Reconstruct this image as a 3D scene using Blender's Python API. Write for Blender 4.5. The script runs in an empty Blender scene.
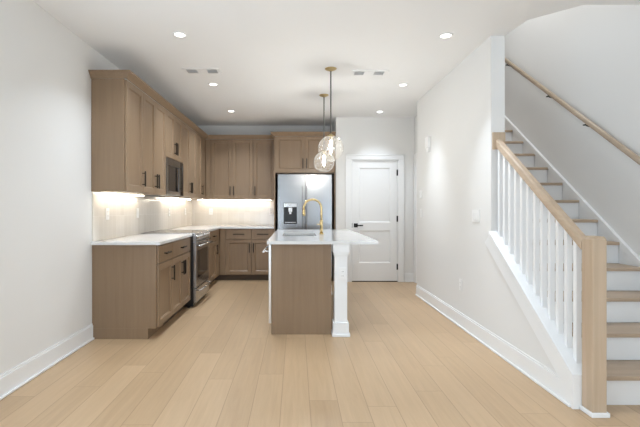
import bpy, bmesh, math, random
from mathutils import Vector, Matrix
random.seed(7)
S = bpy.context.scene
C = S.collection
PI = math.pi
H = 2.74            # ceiling height
CAMZ = 1.23

# ------------------------------------------------------------------ camera, world, lights, exposure
cam_d = bpy.data.cameras.new('camera'); cam = bpy.data.objects.new('camera', cam_d); C.objects.link(cam)
cam.location = (0, 0, CAMZ); cam.rotation_euler = (PI/2, 0, 0)
cam_d.sensor_width = 36; cam_d.lens = 24.0
cam_d.shift_x = 24/640; cam_d.shift_y = -5.5/640
cam_d.clip_start = 0.05
S.camera = cam
S.view_settings.view_transform = 'Standard'
S.view_settings.look = 'None'
S.view_settings.exposure = -0.41
S.view_settings.gamma = 1.0
S.view_settings.use_curve_mapping = False

W = bpy.data.worlds.new('world'); S.world = W; W.use_nodes = True
W.node_tree.nodes['Background'].inputs[0].default_value = (0.86, 0.93, 1.0, 1)
W.node_tree.nodes['Background'].inputs[1].default_value = 1.6

def area(name, loc, rot, sx, sy, power, col, shape='RECTANGLE', spread=PI):
    l = bpy.data.lights.new(name, 'AREA'); l.shape = shape; l.size = sx
    if shape in ('RECTANGLE', 'ELLIPSE'): l.size_y = sy
    l.energy = power; l.color = col; l.spread = spread
    o = bpy.data.objects.new(name, l); o.location = loc; o.rotation_euler = rot; C.objects.link(o)
    return o
# daylight area lamps at the added rear and side windows (all behind the camera)
DAY = (0.73, 0.86, 1.0)
area('window_daylight', (-1.34, -3.72, 1.35), (PI/2, 0, 0), .85, 2.2, 12, DAY)
area('window_daylight', (2.1, -3.72, 1.35), (PI/2, 0, 0), 1.0, 2.2, 26, DAY)
area('window_daylight', (-2.03, .2, 1.45), (PI/2, 0, -PI/2), 3.4, 1.9, 50, DAY)
# upward-tilted fill lamps added at those windows to brighten the ceiling
area('ground_bounce', (-1.34, -3.74, .95), (PI*.78, 0, 0), .85, 1.5, 50, DAY)
area('ground_bounce', (2.1, -3.74, .95), (PI*.78, 0, 0), 1.0, 1.5, 56, DAY)
area('ground_bounce', (-2.06, .2, 1.0), (PI*.76, 0, -PI/2), 3.4, 1.2, 92, DAY)
DOWN_W = 11.0         # each recessed can
DOWN_C = (0.79, 0.89, 1.0)
LED_E = 33.0          # under-cabinet strips
BULB_E = 760.0

# ------------------------------------------------------------------ materials
def mat(name, col, rough=0.5, metal=0.0, spec=0.5, coat=0.0):
    m = bpy.data.materials.new(name); m.use_nodes = True
    b = m.node_tree.nodes['Principled BSDF']
    b.inputs['Base Color'].default_value = (*col, 1)
    b.inputs['Roughness'].default_value = rough
    b.inputs['Metallic'].default_value = metal
    b.inputs['Specular IOR Level'].default_value = spec
    b.inputs['Coat Weight'].default_value = coat
    return m
def nd(m, t, **kw):
    n = m.node_tree.nodes.new(t)
    for k, v in kw.items(): setattr(n, k, v)
    return n
def lk(m, a, b): m.node_tree.links.new(a, b)
def math_n(m, op, a, b=None, c=None):
    n = nd(m, 'ShaderNodeMath', operation=op)
    for i, v in enumerate((a, b, c)):
        if v is None: continue
        if isinstance(v, (int, float)): n.inputs[i].default_value = v
        else: lk(m, v, n.inputs[i])
    return n.outputs[0]
def ramp(m, fac, stops):
    r = nd(m, 'ShaderNodeValToRGB'); e = r.color_ramp.elements
    while len(e) < len(stops): e.new(0.5)
    for k, (p, c) in enumerate(stops):
        e[k].position = p; e[k].color = (*c, 1)
    lk(m, fac, r.inputs[0]); return r.outputs[0]
def bump(m, h, strength, dist=0.002):
    b = nd(m, 'ShaderNodeBump'); b.inputs['Strength'].default_value = strength; b.inputs['Distance'].default_value = dist
    lk(m, h, b.inputs['Height']); lk(m, b.outputs[0], m.node_tree.nodes['Principled BSDF'].inputs['Normal'])

def paint(name, col, rough):
    m = mat(name, col, rough, spec=0.3)
    n = nd(m, 'ShaderNodeTexNoise'); n.inputs['Scale'].default_value = 260; n.inputs['Detail'].default_value = 3
    g = nd(m, 'ShaderNodeNewGeometry'); lk(m, g.outputs['Position'], n.inputs['Vector'])
    bump(m, n.outputs[0], 0.06, 0.001)
    return m
def wood(name, c0, c1, c2, rough, axis='Z', scale=1.0, coords='Object'):
    """fine straight grain running along one axis"""
    m = mat(name, c1, rough, spec=0.4)
    tc = nd(m, 'ShaderNodeTexCoord'); mp = nd(m, 'ShaderNodeMapping')
    k = {'X': (1.2, 22, 22), 'Y': (22, 1.2, 22), 'Z': (22, 22, 1.2)}[axis]
    mp.inputs['Scale'].default_value = tuple(v*scale for v in k)
    lk(m, tc.outputs[coords], mp.inputs['Vector'])
    n = nd(m, 'ShaderNodeTexNoise'); n.inputs['Scale'].default_value = 1.0; n.inputs['Detail'].default_value = 6; n.inputs['Roughness'].default_value = 0.6
    n.inputs['Distortion'].default_value = 0.4
    lk(m, mp.outputs[0], n.inputs['Vector'])
    n2 = nd(m, 'ShaderNodeTexNoise'); n2.inputs['Scale'].default_value = 1.7; n2.inputs['Detail'].default_value = 2
    lk(m, tc.outputs[coords], n2.inputs['Vector'])
    f = math_n(m, 'ADD', math_n(m, 'MULTIPLY', n.outputs[0], 0.7), math_n(m, 'MULTIPLY', n2.outputs[0], 0.3))
    lk(m, ramp(m, f, [(0.30, c0), (0.5, c1), (0.70, c2)]), m.node_tree.nodes['Principled BSDF'].inputs['Base Color'])
    bump(m, n.outputs[0], 0.05, 0.001)
    return m

M = {}
M['wall'] = paint('wall paint warm white', (0.79, 0.785, 0.77), 0.75)
M['ceiling'] = paint('ceiling paint flat white', (0.90, 0.90, 0.895), 0.9)
M['trim'] = mat('white semi gloss trim', (0.86, 0.865, 0.865), 0.35)
M['door'] = mat('white door paint', (0.86, 0.862, 0.86), 0.4)
M['plastic'] = mat('white plastic', (0.88, 0.88, 0.87), 0.35)
M['cab'] = wood('taupe stained maple', (0.245, 0.164, 0.100), (0.272, 0.185, 0.115), (0.297, 0.206, 0.130), 0.34)
M['cab_in'] = mat('dark cabinet recess', (0.05, 0.036, 0.028), 0.7)
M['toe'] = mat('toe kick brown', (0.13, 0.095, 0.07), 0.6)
M['oak'] = wood('light oak', (0.46, 0.345, 0.24), (0.52, 0.40, 0.285), (0.58, 0.455, 0.335), 0.42, axis='Z')
M['oak_rail'] = wood('light oak rail', (0.45, 0.335, 0.235), (0.51, 0.39, 0.28), (0.57, 0.445, 0.33), 0.42, axis='Y')
M['oak_dark'] = wood('weathered oak rail', (0.36, 0.275, 0.20), (0.41, 0.32, 0.235), (0.46, 0.365, 0.275), 0.42, axis='Y')
M['oak_tread'] = wood('oak tread', (0.40, 0.30, 0.215), (0.46, 0.35, 0.25), (0.52, 0.40, 0.30), 0.42, axis='X')
M['bronze'] = mat('dark bronze pull', (0.035, 0.028, 0.022), 0.38, 0.7)
M['black'] = mat('black enamel', (0.012, 0.012, 0.013), 0.3)
M['blackglass'] = mat('black ceramic glass', (0.01, 0.01, 0.011), 0.05, spec=0.6)
M['ring'] = mat('burner marking grey', (0.10, 0.10, 0.10), 0.2)
M['brass'] = mat('brushed brass', (0.70, 0.54, 0.27), 0.26, 1.0)
M['brass_pale'] = mat('aged brass', (0.60, 0.47, 0.25), 0.3, 1.0)
M['chrome'] = mat('bright steel', (0.78, 0.78, 0.79), 0.14, 1.0)
M['darkhinge'] = mat('black hardware', (0.02, 0.02, 0.02), 0.45, 0.5)
M['slot'] = mat('dark slot', (0.03, 0.03, 0.03), 0.8)
M['grille_dark'] = mat('vent shadow grey', (0.58, 0.58, 0.58), 0.8)
M['sink'] = mat('sink steel', (0.55, 0.56, 0.57), 0.3, 1.0)

# brushed stainless
def steel(name, col, rough):
    m = mat(name, col, rough, 1.0)
    tc = nd(m, 'ShaderNodeTexCoord'); mp = nd(m, 'ShaderNodeMapping'); mp.inputs['Scale'].default_value = (220, 220, 1.2)
    lk(m, tc.outputs['Object'], mp.inputs['Vector'])
    n = nd(m, 'ShaderNodeTexNoise'); n.inputs['Scale'].default_value = 1; n.inputs['Detail'].default_value = 3
    lk(m, mp.outputs[0], n.inputs['Vector'])
    r = math_n(m, 'ADD', math_n(m, 'MULTIPLY', n.outputs[0], 0.05), rough - 0.025)
    lk(m, r, m.node_tree.nodes['Principled BSDF'].inputs['Roughness'])
    return m
M['steel_dark'] = steel('dark stainless steel', (0.26, 0.245, 0.23), 0.28)
M['steel_mid'] = steel('satin stainless steel', (0.5, 0.5, 0.505), 0.26)
M['steel_light'] = steel('pale stainless steel', (0.78, 0.785, 0.79), 0.3)
M['steel'] = steel('stainless steel', (0.31, 0.313, 0.32), 0.25)

# white quartz with soft veins
def quartz():
    m = mat('white quartz', (0.84, 0.84, 0.83), 0.12, spec=0.5)
    g = nd(m, 'ShaderNodeNewGeometry')
    n = nd(m, 'ShaderNodeTexNoise'); n.inputs['Scale'].default_value = 2.2; n.inputs['Detail'].default_value = 7; n.inputs['Distortion'].default_value = 1.6
    lk(m, g.outputs['Position'], n.inputs['Vector'])
    v = math_n(m, 'ABSOLUTE', math_n(m, 'SUBTRACT', n.outputs[0], 0.5))
    lk(m, ramp(m, v, [(0.0, (0.71, 0.71, 0.705)), (0.03, (0.755, 0.755, 0.75)), (1, (0.775, 0.775, 0.77))]),
       m.node_tree.nodes['Principled BSDF'].inputs['Base Color'])
    return m
M['quartz'] = quartz()

# oak plank floor: 0.18 m planks along Y, random staggering, tone and grain
def floor_mat():
    m = mat('oak plank floor', (0.5, 0.38, 0.25), 0.36, spec=0.45)
    g = nd(m, 'ShaderNodeNewGeometry'); sp = nd(m, 'ShaderNodeSeparateXYZ'); lk(m, g.outputs['Position'], sp.inputs[0])
    x, y = sp.outputs[0], sp.outputs[1]
    PW, PL = 0.179, 1.65
    xs = math_n(m, 'DIVIDE', math_n(m, 'ADD', x, 10.117), PW)
    row = math_n(m, 'FLOOR', xs); fx = math_n(m, 'FRACT', xs)
    wn = nd(m, 'ShaderNodeTexWhiteNoise', noise_dimensions='1D'); lk(m, row, wn.inputs['W'])
    ys = math_n(m, 'ADD', math_n(m, 'DIVIDE', math_n(m, 'ADD', y, 20), PL), math_n(m, 'MULTIPLY', wn.outputs[0], 7.3))
    colm = math_n(m, 'FLOOR', ys); fy = math_n(m, 'FRACT', ys)
    cv = nd(m, 'ShaderNodeCombineXYZ'); lk(m, row, cv.inputs[0]); lk(m, colm, cv.inputs[1])
    wp = nd(m, 'ShaderNodeTexWhiteNoise', noise_dimensions='2D'); lk(m, cv.outputs[0], wp.inputs['Vector'])
    # grain
    gv = nd(m, 'ShaderNodeCombineXYZ')
    lk(m, math_n(m, 'ADD', math_n(m, 'MULTIPLY', x, 26), math_n(m, 'MULTIPLY', wp.outputs[0], 90)), gv.inputs[0])
    lk(m, math_n(m, 'MULTIPLY', y, 1.6), gv.inputs[1])
    gn = nd(m, 'ShaderNodeTexNoise'); gn.inputs['Scale'].default_value = 1; gn.inputs['Detail'].default_value = 7; gn.inputs['Roughness'].default_value = 0.62; gn.inputs['Distortion'].default_value = 0.8
    lk(m, gv.outputs[0], gn.inputs['Vector'])
    f = math_n(m, 'ADD', math_n(m, 'MULTIPLY', wp.outputs[0], 0.28), math_n(m, 'MULTIPLY', gn.outputs[0], 0.72))
    colr = ramp(m, f, [(0.15, (0.400, 0.268, 0.154)), (0.5, (0.500, 0.348, 0.208)), (0.85, (0.59, 0.422, 0.265))])
    # seams
    ex = math_n(m, 'MINIMUM', fx, math_n(m, 'SUBTRACT', 1.0, fx))
    ey = math_n(m, 'MINIMUM', fy, math_n(m, 'SUBTRACT', 1.0, fy))
    sx = math_n(m, 'LESS_THAN', ex, 0.0125); sy = math_n(m, 'LESS_THAN', ey, 0.0012)
    seam = math_n(m, 'MAXIMUM', sx, sy)
    mx = nd(m, 'ShaderNodeMix', data_type='RGBA')
    lk(m, math_n(m, 'MULTIPLY', seam, 0.45), mx.inputs[0]); lk(m, colr, mx.inputs[6]); mx.inputs[7].default_value = (0.20, 0.125, 0.07, 1)
    bs = m.node_tree.nodes['Principled BSDF']
    lk(m, mx.outputs[2], bs.inputs['Base Color'])
    lk(m, math_n(m, 'ADD', math_n(m, 'MULTIPLY', gn.outputs[0], 0.2), 0.28), bs.inputs['Roughness'])
    bump(m, math_n(m, 'SUBTRACT', math_n(m, 'MULTIPLY', gn.outputs[0], 0.15), seam), 0.12, 0.002)
    return m
M['floor'] = floor_mat()

# glossy off white stacked tile
def tile_mat():
    m = mat('glossy off white tile', (0.72, 0.68, 0.62), 0.1, spec=0.5)
    g = nd(m, 'ShaderNodeNewGeometry'); sp = nd(m, 'ShaderNodeSeparateXYZ'); lk(m, g.outputs['Position'], sp.inputs[0])
    u = math_n(m, 'ADD', sp.outputs[0], sp.outputs[1]); z = sp.outputs[2]
    us = math_n(m, 'DIVIDE', math_n(m, 'ADD', u, 20), 0.101); zs = math_n(m, 'DIVIDE', math_n(m, 'SUBTRACT', z, 0.914), 0.235)
    cu, cz = math_n(m, 'FLOOR', us), math_n(m, 'FLOOR', zs)
    fu, fz = math_n(m, 'FRACT', us), math_n(m, 'FRACT', zs)
    cv = nd(m, 'ShaderNodeCombineXYZ'); lk(m, cu, cv.inputs[0]); lk(m, cz, cv.inputs[1])
    wn = nd(m, 'ShaderNodeTexWhiteNoise', noise_dimensions='2D'); lk(m, cv.outputs[0], wn.inputs['Vector'])
    eu = math_n(m, 'MINIMUM', fu, math_n(m, 'SUBTRACT', 1, fu)); ez = math_n(m, 'MINIMUM', fz, math_n(m, 'SUBTRACT', 1, fz))
    gr = math_n(m, 'MAXIMUM', math_n(m, 'LESS_THAN', eu, 0.02), math_n(m, 'LESS_THAN', ez, 0.009))
    tone = ramp(m, wn.outputs[0], [(0, (0.74, 0.695, 0.63)), (1, (0.80, 0.76, 0.70))])
    mx = nd(m, 'ShaderNodeMix', data_type='RGBA'); lk(m, math_n(m, 'MULTIPLY', gr, 0.6), mx.inputs[0]); lk(m, tone, mx.inputs[6]); mx.inputs[7].default_value = (0.76, 0.73, 0.69, 1)
    bs = m.node_tree.nodes['Principled BSDF']; lk(m, mx.outputs[2], bs.inputs['Base Color'])
    lk(m, math_n(m, 'ADD', math_n(m, 'MULTIPLY', gr, 0.5), 0.1), bs.inputs['Roughness'])
    n = nd(m, 'ShaderNodeTexNoise'); n.inputs['Scale'].default_value = 14; n.inputs['Detail'].default_value = 1
    lk(m, g.outputs['Position'], n.inputs['Vector'])
    bump(m, math_n(m, 'SUBTRACT', math_n(m, 'MULTIPLY', n.outputs[0], 0.9), math_n(m, 'MULTIPLY', gr, 0.5)), 0.35, 0.004)
    return m
M['tile'] = tile_mat()

def emit(name, col, s):
    m = bpy.data.materials.new(name); m.use_nodes = True; nt = m.node_tree
    nt.nodes.remove(nt.nodes['Principled BSDF'])
    e = nt.nodes.new('ShaderNodeEmission'); e.inputs[0].default_value = (*col, 1); e.inputs[1].default_value = s
    nt.links.new(e.outputs[0], nt.nodes['Material Output'].inputs[0]); return m
M['led'] = emit('warm led strip', (1.0, 0.89, 0.73), LED_E)
M['lens'] = emit('lit downlight lens', (1.0, 0.96, 0.90), 9.0)
M['bulb'] = emit('lit filament bulb', (0.98, 0.97, 0.94), BULB_E)

def clear_glass(name, tint, base, edge, scatter):
    m = bpy.data.materials.new(name); m.use_nodes = True; nt = m.node_tree
    nt.nodes.remove(nt.nodes['Principled BSDF'])
    t = nt.nodes.new('ShaderNodeBsdfTransparent'); t.inputs[0].default_value = (*tint, 1)
    g = nt.nodes.new('ShaderNodeBsdfGlossy'); g.inputs['Roughness'].default_value = 0.03; g.inputs[0].default_value = (1, 1, 1, 1)
    f = nt.nodes.new('ShaderNodeLayerWeight'); f.inputs[0].default_value = 0.5
    p = nt.nodes.new('ShaderNodeMath'); p.operation = 'POWER'; p.inputs[1].default_value = 3.0
    mu = nt.nodes.new('ShaderNodeMath'); mu.operation = 'MULTIPLY_ADD'; mu.inputs[1].default_value = edge; mu.inputs[2].default_value = base
    x = nt.nodes.new('ShaderNodeMixShader')
    L = nt.links.new
    L(f.outputs['Facing'], p.inputs[0]); L(p.outputs[0], mu.inputs[0]); L(mu.outputs[0], x.inputs[0])
    d = nt.nodes.new('ShaderNodeBsdfTranslucent'); d.inputs[0].default_value = (.95, .92, .86, 1)
    y = nt.nodes.new('ShaderNodeMixShader'); y.inputs[0].default_value = scatter
    L(t.outputs[0], y.inputs[1]); L(d.outputs[0], y.inputs[2]); L(y.outputs[0], x.inputs[1]); L(g.outputs[0], x.inputs[2]); L(x.outputs[0], nt.nodes['Material Output'].inputs[0])
    return m
M['globe'] = clear_glass('clear bubbled glass', (0.96, 0.95, 0.92), 0.12, 0.75, 0.016)
M['pane'] = clear_glass('window glass', (0.97, 0.98, 0.98), 0.04, 0.5, 0.0)
# seeded-glass ripples on the globes
_m = M['globe']; _n = nd(_m, 'ShaderNodeTexVoronoi'); _n.inputs['Scale'].default_value = 24
_tc = nd(_m, 'ShaderNodeTexCoord'); lk(_m, _tc.outputs['Object'], _n.inputs['Vector'])
_b = nd(_m, 'ShaderNodeBump'); _b.inputs['Strength'].default_value = 0.5; _b.inputs['Distance'].default_value = 0.01
lk(_m, _n.outputs['Distance'], _b.inputs['Height'])
for _x in _m.node_tree.nodes:
    if _x.bl_idname == 'ShaderNodeBsdfGlossy': lk(_m, _b.outputs[0], _x.inputs['Normal'])

# ------------------------------------------------------------------ mesh helpers
ORG = {}                                    # world origin of every object we make
def bm_new(): return bmesh.new()
def box(bm, x0, x1, y0, y1, z0, z1, bev=0.0):
    x0, x1 = sorted((x0, x1)); y0, y1 = sorted((y0, y1)); z0, z1 = sorted((z0, z1))
    vs = [bm.verts.new(p) for p in ((x0,y0,z0),(x1,y0,z0),(x1,y1,z0),(x0,y1,z0),(x0,y0,z1),(x1,y0,z1),(x1,y1,z1),(x0,y1,z1))]
    fs = [bm.faces.new([vs[i] for i in f]) for f in ((3,2,1,0),(4,5,6,7),(0,1,5,4),(1,2,6,5),(2,3,7,6),(3,0,4,7))]
    if bev > 0:
        es = list({e for f in fs for e in f.edges})
        bmesh.ops.bevel(bm, geom=es, offset=bev, segments=2, profile=0.5, affect='EDGES')
    return bm
def prism(bm, pts, a0, a1, axis='X'):
    """polygon pts extruded along axis; pts are (y,z) for X, (x,z) for Y, (x,y) for Z"""
    def P(p, a): return {'X': (a, p[0], p[1]), 'Y': (p[0], a, p[1]), 'Z': (p[0], p[1], a)}[axis]
    A = [bm.verts.new(P(p, a0)) for p in pts]; B = [bm.verts.new(P(p, a1)) for p in pts]
    n = len(pts)
    bm.faces.new(A[::-1]); bm.faces.new(B)
    for i in range(n): bm.faces.new((A[i], A[(i+1) % n], B[(i+1) % n], B[i]))
    bmesh.ops.recalc_face_normals(bm, faces=bm.faces[:])
    return bm
def tube(bm, path, r, seg=12, cap=True):
    path = [Vector(p) for p in path]; rings = []
    rr = r if isinstance(r, (list, tuple)) else [r]*len(path)
    prev = None
    for i, p in enumerate(path):
        d = (path[min(i+1, len(path)-1)] - path[max(i-1, 0)]).normalized()
        if prev is None:
            a = d.orthogonal().normalized()
        else:
            a = (prev - d*prev.dot(d)).normalized()
        prev = a; b = d.cross(a)
        rings.append([bm.verts.new(p + (a*math.cos(2*PI*k/seg) + b*math.sin(2*PI*k/seg))*rr[i]) for k in range(seg)])
    for i in range(len(rings)-1):
        for k in range(seg):
            f = bm.faces.new((rings[i][k], rings[i][(k+1) % seg], rings[i+1][(k+1) % seg], rings[i+1][k])); f.smooth = True
    if cap:
        bm.faces.new(rings[0][::-1]); bm.faces.new(rings[-1])
    return bm
def lathe(bm, prof, cx, cy, seg=32, smooth=True):
    """prof: (r, z) list from bottom to top"""
    rings = []
    for r, z in prof:
        if r < 1e-6: rings.append([bm.verts.new((cx, cy, z))])
        else: rings.append([bm.verts.new((cx + r*math.cos(2*PI*k/seg), cy + r*math.sin(2*PI*k/seg), z)) for k in range(seg)])
    for a, b in zip(rings, rings[1:]):
        for k in range(seg):
            k2 = (k+1) % seg
            if len(a) == 1 and len(b) == 1: continue
            if len(a) == 1: f = bm.faces.new((a[0], b[k2], b[k]))
            elif len(b) == 1: f = bm.faces.new((a[k], a[k2], b[0]))
            else: f = bm.faces.new((a[k], a[k2], b[k2], b[k]))
            f.smooth = smooth
    return bm
def bx(*a, **k): return box(bm_new(), *a, **k)

def link_mesh(name, bm, material, org):
    for v in bm.verts: v.co -= Vector(org)
    bmesh.ops.recalc_face_normals(bm, faces=bm.faces[:])
    me = bpy.data.meshes.new(name); bm.to_mesh(me); bm.free()
    me.materials.append(material)
    o = bpy.data.objects.new(name, me); C.objects.link(o)
    return o
def props(o, label, cat, group=None):
    o['label'] = label; o['category'] = cat
    if group: o['group'] = group
def thing(name, label, cat, loc, group=None):
    o = bpy.data.objects.new(name, None); C.objects.link(o); o.location = loc; o.empty_display_size = 0.1
    props(o, label, cat, group); ORG[o] = Vector(loc); return o
def part(name, bm, material, parent, label=None):
    o = link_mesh(name, bm, material, ORG[parent]); o.parent = parent; ORG[o] = ORG[parent]
    if label: o['label'] = label
    return o
def solo(name, bm, material, label, cat, group=None, org=None):
    """a thing that is one mesh; origin at the centre of its base"""
    co = [v.co for v in bm.verts]
    if org is None:
        org = (sum(c.x for c in co)/len(co), sum(c.y for c in co)/len(co), min(c.z for c in co))
    o = link_mesh(name, bm, material, org); o.location = org; ORG[o] = Vector(org); props(o, label, cat, group); return o
def struct(name, bm, material, parent=None):
    if parent: return part(name, bm, material, parent)
    o = link_mesh(name, bm, material, (0, 0, 0)); ORG[o] = Vector((0, 0, 0)); o['kind'] = 'structure'; return o

# ------------------------------------------------------------------ the setting
XL, XR = -1.915, 1.71            # left wall, right wall face
XS = 2.83                        # stair side wall
YB = 7.82                        # kitchen back wall
YD = 7.11                        # wall with the white door
YE = 3.74                        # end of the full height right wall
YR = -3.6                        # rear wall (behind the camera)
RISE, RUN, SL = 0.187, 0.2634, 0.71
def noz(y): return RISE + SL*(y - 2.64)      # line through the stair nosings

struct('floor', bx(XL-0.12, XS+0.12, YR-0.12, YB+0.12, -0.06, 0.0), M['floor'])
# ceiling slab with the stair opening (chamfered near corner)
b = bm_new()
prism(b, [(XL-0.12, YR-0.12), (XS+0.12, YR-0.12), (XS+0.12, 3.17), (2.14, 3.17), (1.86, 3.43), (1.83, 3.74), (1.83, 5.93), (2.07, 5.93), (2.07, YD+.12), (1.83, YD+.12), (1.83, YB+0.12), (XL-0.12, YB+0.12)], H, H+0.28, 'Z')
struct('ceiling', b, M['ceiling'])
struct('ceiling_upper', bx(1.71, XS+0.12, 2.9, 8.3, 5.25, 5.35), M['ceiling'])
b = bm_new()
for y0, y1, z0, z1 in ((YR, -1.6, 0, H), (2.0, YB, 0, H), (-1.6, 2.0, 0, .5), (-1.6, 2.0, 2.4, H)): box(b, XL-0.12, XL, y0, y1, z0, z1)
struct('wall_left', b, M['wall'])
struct('wall_back', bx(XL-0.12, 0.78, YB, YB+0.12, 0, H), M['wall'])
# wall with the white door: pieces round the opening, and the return beside the fridge
DX0, DX1, DZ = 0.92, 1.705, 2.03
b = bm_new()
prism(b, [(0.667, 0), (DX0, 0), (DX0, DZ), (DX1, DZ), (DX1, 0), (1.97, 0), (1.97, H), (0.667, H)], YD, YD+0.12, 'Y')
box(b, 0.667, 0.78, YD+0.12, YB, 0, H)
struct('wall_hall', b, M['wall'])
struct('wall_right', bx(XR, XR+0.12, YE, 6.03, 0, H), M['wall'])
struct('wall_niche', bx(1.97, 2.07, 6.03, YD+0.12, 0, H), M['wall'])
struct('wall_niche_side', bx(1.83, 1.97, 5.93, 6.03, 0, H), M['wall'])
struct('wall_stair', bx(XS, XS+0.12, YR, 8.2, 0, 5.25), M['wall'])
struct('wall_stair_upper', bx(1.71, 1.83, 3.17, 8.2, H+0.28, 5.25), M['wall'])
struct('wall_stair_front', bx(1.83, XS, 3.05, 3.17, H+0.28, 5.25), M['wall'])
struct('wall_stair_end', bx(1.71, XS+0.12, 8.2, 8.3, 0, 5.25), M['wall'])
# rear wall with unseen tall windows, added and placed for daylight and reflections
b = bm_new()
WIN = ((-1.78, -.9), (.62, .84), (1.6, 2.6))
xe = XL
for x0, x1 in WIN:
    box(b, xe, x0, YR-0.12, YR, 0, H); box(b, x0, x1, YR-0.12, YR, 2.5, H); box(b, x0, x1, YR-0.12, YR, 0, .2); xe = x1
box(b, xe, XS, YR-0.12, YR, 0, H)
struct('wall_rear', b, M['wall'])
for n, (x0, x1) in enumerate(WIN):
    f = bm_new()
    for a, c, d, e in ((x0, x0+.04, .2, 2.5), (x1-.04, x1, .2, 2.5), (x0+.04, x1-.04, .2, .25), (x0+.04, x1-.04, 2.45, 2.5)):
        box(f, a, c, YR-0.09, YR-0.03, d, e, 0.003)
    w = struct('window_%d' % (n+1), f, M['trim'])
    struct('pane', bx(x0+.04, x1-.04, YR-0.065, YR-0.06, .25, 2.45), M['pane'], w)
f = bm_new()  # side window added out of view to let in more light
for a, c, d, e in ((-1.6, -1.55, .5, 2.4), (1.95, 2.0, .5, 2.4), (.17, .23, .55, 2.35), (-1.55, 1.95, .5, .55), (-1.55, 1.95, 2.35, 2.4)):
    box(f, XL-.09, XL-.03, a, c, d, e, 0.003)
w = struct('window_4', f, M['trim']); struct('pane', bx(XL-.065, XL-.06, -1.55, 1.95, .55, 2.35), M['pane'], w)

# baseboards: board with a small cap and a shoe moulding
def baseboard(name, pts, nx, ny, h=0.148):
    """pts: start & end (x,y) on the wall; (nx,ny) points into the room"""
    (xa, ya), (xb, yb) = pts
    b = bm_new()
    def seg(t0, t1, z0, z1, bv=0.002):
        box(b, min(xa, xb) if nx == 0 else xa + nx*t0, max(xa, xb) if nx == 0 else xa + nx*t1,
            min(ya, yb) if ny == 0 else ya + ny*t0, max(ya, yb) if ny == 0 else ya + ny*t1, z0, z1, bv)
    seg(0.0005, 0.014, 0.0, h-0.016); seg(0.0005, 0.009, h-0.016, h); seg(0.014, 0.028, 0.0, 0.018, 0.005)
    return struct(name, b, M['trim'])
baseboard('baseboard_left', ((XL, YR), (XL, 4.0)), 1, 0)
baseboard('baseboard_right', ((XR, 2.63), (XR, 6.03)), -1, 0)
baseboard('baseboard_hall', ((DX1+0.10, YD), (1.955, YD)), 0, -1)
baseboard('baseboard_hall_left', ((0.667, YD), (DX0-0.10, YD)), 0, -1)
baseboard('baseboard_rear', ((-0.9, YR), (0.6, YR)), 0, 1)

# door casing, jamb
b = bm_new()
cw = 0.093
for x0, x1, z0, z1 in ((DX0-cw, DX0+0.004, 0, DZ+0.004), (DX1-0.004, DX1+cw, 0, DZ+0.004), (DX0-cw, DX1+cw, DZ+0.004, DZ+0.09)):
    box(b, x0, x1, YD-0.018, YD-0.001, z0, z1, 0.004)
for x0, x1, z0, z1 in ((DX0-cw, DX0-cw+0.018, 0, DZ+0.09), (DX1+cw-0.018, DX1+cw, 0, DZ+0.09), (DX0-cw, DX1+cw, DZ+0.072, DZ+0.09)):
    box(b, x0, x1, YD-0.025, YD-0.018, z0, z1, 0.002)
box(b, DX0-0.0, DX0+0.012, YD, YD+0.11, 0, DZ); box(b, DX1-0.012, DX1, YD, YD+0.11, 0, DZ); box(b, DX0, DX1, YD, YD+0.11, DZ-0.012, DZ)
struct('trim_1', b, M['trim'])
# casing of the doorway on the niche side wall
b = bm_new()
box(b, 1.955, 1.9695, 7.0, 7.1, 0, 2.12, 0.003); box(b, 1.955, 1.9695, 6.1, 6.2, 0, 2.03, 0.003); box(b, 1.955, 1.9695, 6.1, 7.0, 2.03, 2.12, 0.003)
struct('trim_2', b, M['trim'])
d2 = struct('door_2', bx(1.962, 1.9695, 6.2, 7.0, 0.01, 2.03), M['door'])

# the two panel white door
x0, x1, yf = DX0+0.015, DX1-0.015, YD+0.012
b = bm_new()
zs = [0.014, 0.313, 0.855, 0.99, 1.90, DZ-0.015]
st = 0.115
box(b, x0, x0+st, yf, yf+0.035, zs[0], zs[5], 0.0015); box(b, x1-st, x1, yf, yf+0.035, zs[0], zs[5], 0.0015)
for z0, z1 in ((zs[0], zs[1]), (zs[2], zs[3]), (zs[4], zs[5])): box(b, x0+st, x1-st, yf, yf+0.035, z0, z1)
for z0, z1 in ((zs[1], zs[2]), (zs[3], zs[4])):
    # recessed panel with a sloped sticking
    o = [(x0+st, z0), (x1-st, z0), (x1-st, z1), (x0+st, z1)]
    i_ = [(x0+st+.018, z0+.018), (x1-st-.018, z0+.018), (x1-st-.018, z1-.018), (x0+st+.018, z1-.018)]
    O = [b.verts.new((p[0], yf, p[1])) for p in o]; I = [b.verts.new((p[0], yf+0.012, p[1])) for p in i_]
    for k in range(4): b.faces.new((O[k], O[(k+1) % 4], I[(k+1) % 4], I[k]))
    b.faces.new(I)
door = struct('door_1', b, M['door'])
b = bm_new(); hx = x0+0.062
box(b, hx-.033, hx+.033, yf-.009, yf-.0005, .907, .973, .002); tube(b, [(hx, yf-.009, .94), (hx, yf-.05, .94)], .011)
box(b, hx-.012, hx+.115, yf-.058, yf-.044, .930, .950, .004)
struct('door_handle', b, M['darkhinge'], door)
b = bm_new(); box(b, x0+.0, x0+.006, yf-.002, yf+.02, .90, .98); struct('latch', b, M['darkhinge'], door)
for z in (1.82, 1.05, 0.25):
    b = bm_new(); tube(b, [(x1+.004, yf-.008, z-.05), (x1+.004, yf-.008, z+.05)], .008); box(b, x1-.012, x1+.012, yf-.003, yf-.0005, z-.05, z+.05)
    struct('hinge', b, M['darkhinge'], door)
struct('threshold', bx(DX0, DX1, YD+.005, YD+.11, 0, .012), M['slot'], door)  # near-black strip, its colour standing in for the dark gap under the door

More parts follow.
